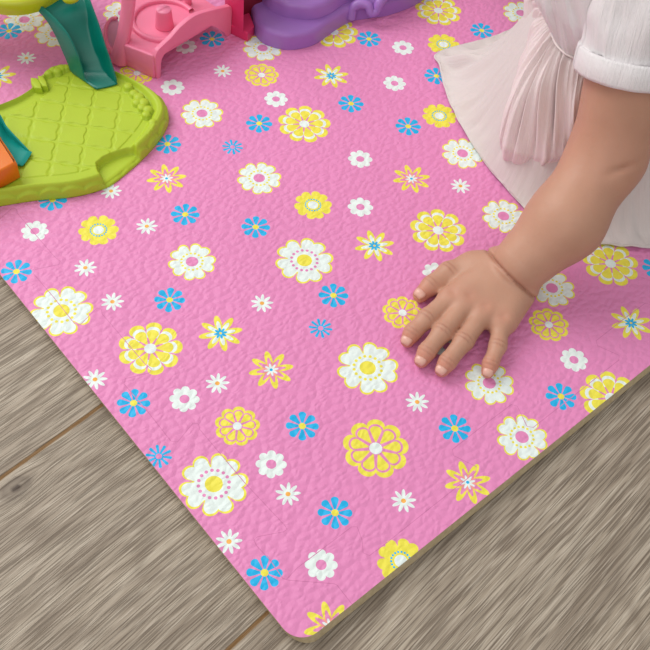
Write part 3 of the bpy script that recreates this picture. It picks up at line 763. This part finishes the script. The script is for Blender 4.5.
# nails
NAIL = NT('nail'); NAIL.base(lin((222, 172, 156)), .28, .5); NAIL = NAIL.m
for f, pts in FING.items():
    a, ra = pts[2]; b, rb = pts[3]; ax_ = b - a; L_ = np.linalg.norm(ax_); ax_ /= L_
    upv = np.array((0, 0, 1.0)) if f != 'thumb' else np.array((-.35, -.1, 1.0)); upv = upv - ax_ * (upv @ ax_); upv /= np.linalg.norm(upv); sd = np.cross(ax_, upv)
    rows = []
    for s in np.linspace(-.0012, rb * .80, 7):
        rr_ = rb + .00028; c0_ = b + ax_ * max(s, -L_)
        shrink = math.sqrt(max(.05, 1 - (max(0, s) / (rb * 1.0)) ** 2)) if s > 0 else 1
        rows.append([c0_ + (upv * math.cos(q) + sd * math.sin(q)) * (rr_ * shrink + (.0002 if s > 0 else .0)) for q in np.linspace(-.80, .80, 9) * (1 - .15 * (abs(s) / .006) ** 2)])
    solid(loft('fingernail', rows, NAIL, person), .0005, 0)
# ---- dress
def mat_gauze(name, rgb, su=220.0, crink=.7, depth=.0016):
    k = NT(name); c = lin(rgb); uv = k.n('ShaderNodeTexCoord').outputs['UV']
    mp = k.n('ShaderNodeMapping'); mp.inputs['Scale'].default_value = (su, su * .09, 1); k.l(uv, mp.inputs['Vector'])
    n1 = k.n('ShaderNodeTexNoise', i_Scale=1.0, i_Detail=3.0, i_Roughness=.65); k.l(mp.outputs[0], n1.inputs['Vector'])
    co = k.obj(); n2 = k.n('ShaderNodeTexNoise', i_Scale=1400.0, i_Detail=1.0); k.l(co, n2.inputs['Vector'])
    n3 = k.n('ShaderNodeTexNoise', i_Scale=30.0, i_Detail=3.0); k.l(co, n3.inputs['Vector'])
    col = k.mix(n1.outputs[0], tuple(v * .93 for v in c), tuple(min(1, v * 1.03) for v in c))
    col = k.mix(k.math('MULTIPLY', n3.outputs[0], .25), col, tuple(a * b for a, b in zip(c, (.93, .86, .84))))
    k.base(col, .9, .1)
    k.b.inputs['Sheen Weight'].default_value = .15
    h = k.math('MULTIPLY_ADD', n2.outputs[0], .22, n1.outputs[0])
    k.l(k.bump(h, depth, crink), k.b.inputs['Normal'])
    return k.m
CL_TOP = mat_gauze('gauze_white', (242, 239, 241), 170, .75, .0020); CL_GATH = mat_gauze('gauze_pink_white', (236, 223, 222), 200, .5); CL_LOW = mat_gauze('lawn_cream', (217, 209, 206), 120, .35)
def ringpts(lst, n=12): return catmull(lst, n, True)
waist_xy = [(.4282, .2376), (.3998, .2066), (.3925, .1910), (.3950, .1780), (.4080, .1640), (.4330, .1440), (.470, .122), (.512, .130), (.536, .170), (.532, .222), (.505, .258), (.465, .262)]
WZ = .14
waist = np.array([(p[0], p[1], WZ) for p in waist_xy]); NS = 40
WA = catmull(waist, NS); NA = len(WA)
wc_ = WA.mean(0)
# bodice: waist ring up over the chest to the neckline
def ringloop(c, rf_, rl, rows_=NA):
    out = []
    for p in WA:
        q = p - wc_; a = math.atan2(q @ ldir, q @ fdir)
        out.append(np.array(c) + fdir * rf_ * math.cos(a) + ldir * rl * math.sin(a))
    return np.array(out)
keys = [(0.0, WA), (.3, ringloop((.455, .204, .172), .074, .084)), (.6, ringloop((.449, .228, .215), .074, .090)), (.8, ringloop((.446, .238, .258), .068, .096)), (.92, ringloop((.442, .246, .286), .056, .074)), (1.0, ringloop((.438, .250, .297), .038, .042))]
rows, uvs = [], []
tt = np.linspace(0, 1, 42)
for t in tt:
    for (t0, A_), (t1, B_) in zip(keys, keys[1:]):
        if t0 <= t <= t1: q = (t - t0) / (t1 - t0); R_ = A_ + (B_ - A_) * q; break
    cc = R_.mean(0); dirs = R_ - cc; dirs[:, 2] = 0; dirs /= np.linalg.norm(dirs, axis=1)[:, None]
    pl = np.array([noise.noise((i / NA * 60, t * 2.2, 1.3)) for i in range(NA)]) * .0022 + np.array([noise.noise((i / NA * 22, t * 3.2, 5.3)) for i in range(NA)]) * .003
    R_ = R_ + dirs * (pl * (.35 + .65 * min(1, t * 4)))[:, None]
    rows.append(R_); uvs += [(i / NA, t * .35) for i in range(NA)]
bod = loft('dress', rows, CL_TOP, person, closed=True, uvs=uvs)
# waist seam cord
cord = WA[::4]
tube('waist_seam', [p + (p - wc_) / np.linalg.norm(p - wc_) * .0008 for p in list(cord) + [cord[0]]], [.0009] * (len(cord) + 1), CL_GATH, bod, n=8, sub=3)
# lower skirt: waist ring to a hem that lies on the mat
hem_px = [(510, 32), (440, 54), (440, 69), (447, 97), (461, 127), (490, 171), (521, 206)]
hem = [(.64, .36), (.595, .352)] + [tuple(W(x, y, T)[:2]) for x, y in hem_px] + [(.3640, .140), (.3750, .1170), tuple(W(601, 245, T)[:2]), tuple(W(652, 249, T)[:2]), (.470, .050), (.550, .060), (.63, .12), (.67, .22), (.67, .30)]
HM = catmull(hem, 30); NH = len(HM)
ha = np.unwrap(np.array([math.atan2(p[1] - wc_[1], p[0] - wc_[0]) for p in HM]))
wa = np.array([math.atan2(p[1] - wc_[1], p[0] - wc_[0]) for p in WA])
order = np.argsort(wa); was, Ws = wa[order], WA[order]
def wat(a):
    a = (a + math.pi) % (2 * math.pi) - math.pi
    return np.array([np.interp(a, was, Ws[:, j], period=2 * math.pi) for j in range(3)])
rows, uvs = [], []
NT_ = 64
for r in range(NT_):
    t = r / (NT_ - 1); row = []
    for i in range(NH):
        h_ = np.array((HM[i][0], HM[i][1], T + .0022)); w_ = wat(ha[i]) * np.array((1, 1, 1)); w_ = w_ + (wc_ - w_) * .04
        L_ = np.linalg.norm(h_[:2] - w_[:2])
        pw = 1.15 + 20.0 * max(0, L_ - .03)
        p = h_ + (w_ - h_) * t; p[2] = h_[2] + (WZ - h_[2]) * t ** pw
        fold = noise.noise((ha[i] * 5.5, t * 1.2, 2.0)) * .0075 + noise.noise((ha[i] * 14, t * 2.5, 7.0)) * .0035
        p[2] += fold * min(1, t * 5) * (1 - t) ** .5 + abs(noise.noise((ha[i] * 9, 4.0, 1.0))) * .0035 * (1 - t) ** 6
        p[2] = max(p[2], T + .0016)
        row.append(p); uvs.append((i / NH * 2, t * .4))
    rows.append(np.array(row))
# puckers near the corner of the hem
pk1 = [(np.array(P3(460, 74, T)), .012, (1.0, .55)), (np.array(P3(475, 92, T)), .009, (.8, .4))]
d1 = np.array(P3(476, 86, T)) - np.array(P3(447, 66, T)); d1 /= np.linalg.norm(d1); d2 = np.array((-d1[1], d1[0], 0))
for R_ in rows[2:-8]:
    for c_, amp, _ in pk1:
        q = R_ - c_; al = q @ d1; pe = q @ d2
        R_[:, 2] += amp * np.exp(-(al / .018) ** 2) * (np.exp(-(pe / .005) ** 2) - .55 * np.exp(-((pe - .009) / .0045) ** 2))
        R_[:, 2] = np.maximum(R_[:, 2], T + .0016)
skirt = loft('skirt', rows, CL_LOW, bod, closed=True, uvs=uvs)
solid(skirt, .0010, 1)
tube('hem', [tuple(p) for p in rows[0][::6]] + [tuple(rows[0][0])], [.0011] * (len(rows[0][::6]) + 1), CL_LOW, skirt, n=6, sub=2)
# gathered tier hanging from the waist
bul = [P3(541, 12, .115), P3(533, 50, .085), P3(521, 98, .060), P3(502, 139, .047), P3(518, 151, .050), P3(546, 158, .056), P3(570, 150, .068), (.402, .156, .078), (.425, .134, .080), (.470, .100, .080), (.525, .105, .080), (.560, .160, .080), (.560, .235, .080), (.515, .285, .080), (.450, .272, .11)]
tops = [(.4270, .2362, WZ), (.4180, .2270, WZ), (.4090, .2175, WZ), (.4010, .2085, WZ), (.3970, .2015, WZ), (.3930, .1930, WZ), (.3945, .1795, WZ), (.4030, .1690, WZ), (.4180, .1560, WZ), (.467, .122, WZ), (.514, .130, WZ), (.538, .170, WZ), (.532, .222, WZ), (.506, .258, WZ), (.463, .262, WZ)]
BU = catmull(bul, 40); TP = catmull(tops, 40); NB = len(BU)
rows, uvs = [], []
s0 = np.arange(NB) / NB
# sharp pleats where the seam gathers the cloth, softening downwards
pl = np.array([noise.noise((s * 62, 3.1, 0)) * .8 + .25 * noise.noise((s * 150, 8.1, 0)) for s in s0])
for s_c in (3.1 / 15, 3.9 / 15, 4.55 / 15, 5.2 / 15):
    pl -= 2.6 * np.exp(-((s0 - s_c) / .0045) ** 2); pl += .9 * np.exp(-((s0 - s_c - .011) / .006) ** 2)
for r in range(46):
    t = r / 45
    if t < .8:
        q = t / .8; P_ = TP + (BU - TP) * q; out = math.sin(q * math.pi) * .007 + .003 * q
    else:
        q = (t - .8) / .2; P_ = BU + (TP - BU) * np.array((.22, .22, 0)) * q + np.array((0, 0, -1)) * (.018 * math.sin(q * math.pi / 2)); out = .003 * (1 - q)
    nrm = P_ - wc_; nrm[:, 2] = 0; nrm /= np.linalg.norm(nrm, axis=1)[:, None]; nrm[:, 2] = .45
    amp = .0040 * (1 - min(1, t / .8)) ** .9 + .0008
    nz_ = np.array([noise.noise((s * 34, t * 2.4, 4.4)) for s in s0]) * .0055 * min(1, t * 4)
    e_ = min(1, t / .06)
    P_ = P_ + nrm * (out + pl * amp * (.25 + .75 * e_) * (1.0 if t < .8 else 1 - .6 * (t - .8) / .2) + nz_ - .0012 * (1 - e_))[:, None]
    rows.append(P_); uvs += [(s * 1.4, t * .25) for s in s0]
solid(loft('gathered_tier', rows, CL_GATH, bod, closed=True, uvs=uvs), .0009, -1)
# sleeves
def sleeve(sh, el, L0, L1, r0, r1, nm='sleeve'):
    sh, el = np.array(sh), np.array(el); ax_ = (el - sh) / np.linalg.norm(el - sh); a_ = np.cross(ax_, (0, 0, 1)); a_ /= np.linalg.norm(a_); b_ = np.cross(a_, ax_)
    rows, uvs = [], []; n = 120
    for r in range(40):
        t = r / 39; s = L0 + (L1 - L0) * t
        row = []
        for i in range(n):
            q = 2 * math.pi * i / n
            rad = r0 + (r1 - r0) * t + .0042 * noise.noise((math.cos(q) * 1.6, math.sin(q) * 1.6, t * 4.5)) + .0011 * noise.noise((q * 9, t * 1.5, 2)) + .0016 * math.sin(t * 12 + 1.4 * math.sin(q))
            if t < .34: rad *= math.sqrt(max(.06, 1 - ((.34 - t) / .35) ** 2))
            row.append(sh + ax_ * s + (a_ * math.cos(q) + b_ * math.sin(q)) * rad); uvs.append((i / n * .9, t * .2))
        rows.append(row)
    sl_ = solid(loft(nm, rows, CL_TOP, bod, closed=True, uvs=uvs), .0012, -1)
    rows, uvs = [], []
    prof = [(L1 - .0165, r1 - .0005), (L1 - .0172, r1 + .0022), (L1 - .0155, r1 + .0036), (L1 - .009, r1 + .0040), (L1 - .002, r1 + .0038), (L1 + .0005, r1 + .0024), (L1 + .0002, r1 - .0004), (L1 - .004, r1 - .0015)]
    for j, (s, rad) in enumerate(prof):
        rows.append([sh + ax_ * s + (a_ * math.cos(q) + b_ * math.sin(q)) * (rad + .0007 * noise.noise((q * 4, j * .3, 9))) for q in [2 * math.pi * i / n for i in range(n)]]); uvs += [(i / n * .9, j * .02) for i in range(n)]
    loft('cuff', rows, CL_TOP, sl_, closed=True, uvs=uvs)
sleeve(SH, EL, -.040, .0575, .0385, .0350)
sleeve(SH2, (.535, .375, .150), -.040, .062, .038, .0372)
# hair and eyes
HAIR = NT('hair'); hn = HAIR.n('ShaderNodeTexNoise', i_Scale=300.0, i_Detail=3.0); hm = HAIR.n('ShaderNodeMapping'); hm.inputs['Scale'].default_value = (1, 1, .12); HAIR.l(HAIR.obj(), hm.inputs['Vector']); HAIR.l(hm.outputs[0], hn.inputs['Vector'])
HAIR.base(HAIR.mix(hn.outputs[0], lin((70, 46, 30)), lin((128, 92, 62))), .5, .4); HAIR.l(HAIR.bump(hn.outputs[0], .002, .8), HAIR.b.inputs['Normal']); HAIR = HAIR.m
rows = []
for i in range(0, 30):
    a = math.pi * max(i, .06) / 44
    row = []
    for j in range(64):
        q = 2 * math.pi * j / 64; lim = .62 + .38 * (1 - max(0, math.cos(q)) ** 1.5)
        aa = a * lim * 1.12
        row.append(HEAD + hu * .008 + (hf * math.cos(q) * math.sin(aa) * .077 + hl * math.sin(q) * math.sin(aa) * .068 + hu * math.cos(aa) * .0715) * (1 + .02 * noise.noise((q * 6, a, 3))))
    rows.append(row)
solid(loft('hair', rows, HAIR, person, closed=True), .003, 0)
EYEW = NT('eye_white'); EYEW.base(lin((240, 238, 234)), .2, .5); EYED = NT('iris'); EYED.base(lin((60, 40, 28)), .15, .5)
for sg in (1, -1):
    e_ = HD(.0545, .025 * sg, -.002); ob_ = blob('eye', e_, (.0095, .0095, .0095), EYEW.m, person)
    i_ = e_ + hf * .0055; blob('iris', i_, (.0052, .0052, .0052), EYED.m, ob_)


# ------------------------------------------------------------------ camera, lights
cd = bpy.data.cameras.new('camera'); cam = bpy.data.objects.new('camera', cd); COL.objects.link(cam)
from mathutils import Matrix
M = Matrix((RT, UP, -FW)).transposed().to_4x4(); M.translation = CAM
cam.matrix_world = M
cd.sensor_width = 36; cd.sensor_fit = 'HORIZONTAL'; cd.lens = 36 * FPX / 650; cd.clip_start = .01
bpy.context.scene.camera = cam
def area(name, loc, target, size, power, color=(1, 1, 1)):
    ld = bpy.data.lights.new(name, 'AREA'); ld.shape = 'RECTANGLE'; ld.size, ld.size_y = size; ld.energy = power; ld.color = color
    o = bpy.data.objects.new(name, ld); COL.objects.link(o); o.location = loc
    o.rotation_euler = (Vector(target) - Vector(loc)).to_track_quat('-Z', 'Y').to_euler()
    return o
GR = Vector((RT.x, RT.y, 0)).normalized(); GF = Vector((FW.x, FW.y, 0)).normalized()   # picture-right and away, on the ground
ctr = Vector((.2, .2, 0))
area('window_light', ctr - GR * 1.5 + GF * .9 + Vector((0, 0, 1.7)), ctr, (1.6, 1.6), 41, (1, .98, .96))
area('room_light', ctr - GF * 1.6 - GR * .3 + Vector((0, 0, 1.9)), ctr, (2.2, 1.8), 15, (1, .97, .94))
w = bpy.data.worlds.new('room'); bpy.context.scene.world = w; w.use_nodes = True
w.node_tree.nodes['Background'].inputs[0].default_value = (1, .985, .97, 1); w.node_tree.nodes['Background'].inputs[1].default_value = .48
vs_ = bpy.context.scene.view_settings
vs_.view_transform = 'Standard'; vs_.look = 'None'; vs_.exposure = 0; vs_.gamma = 1
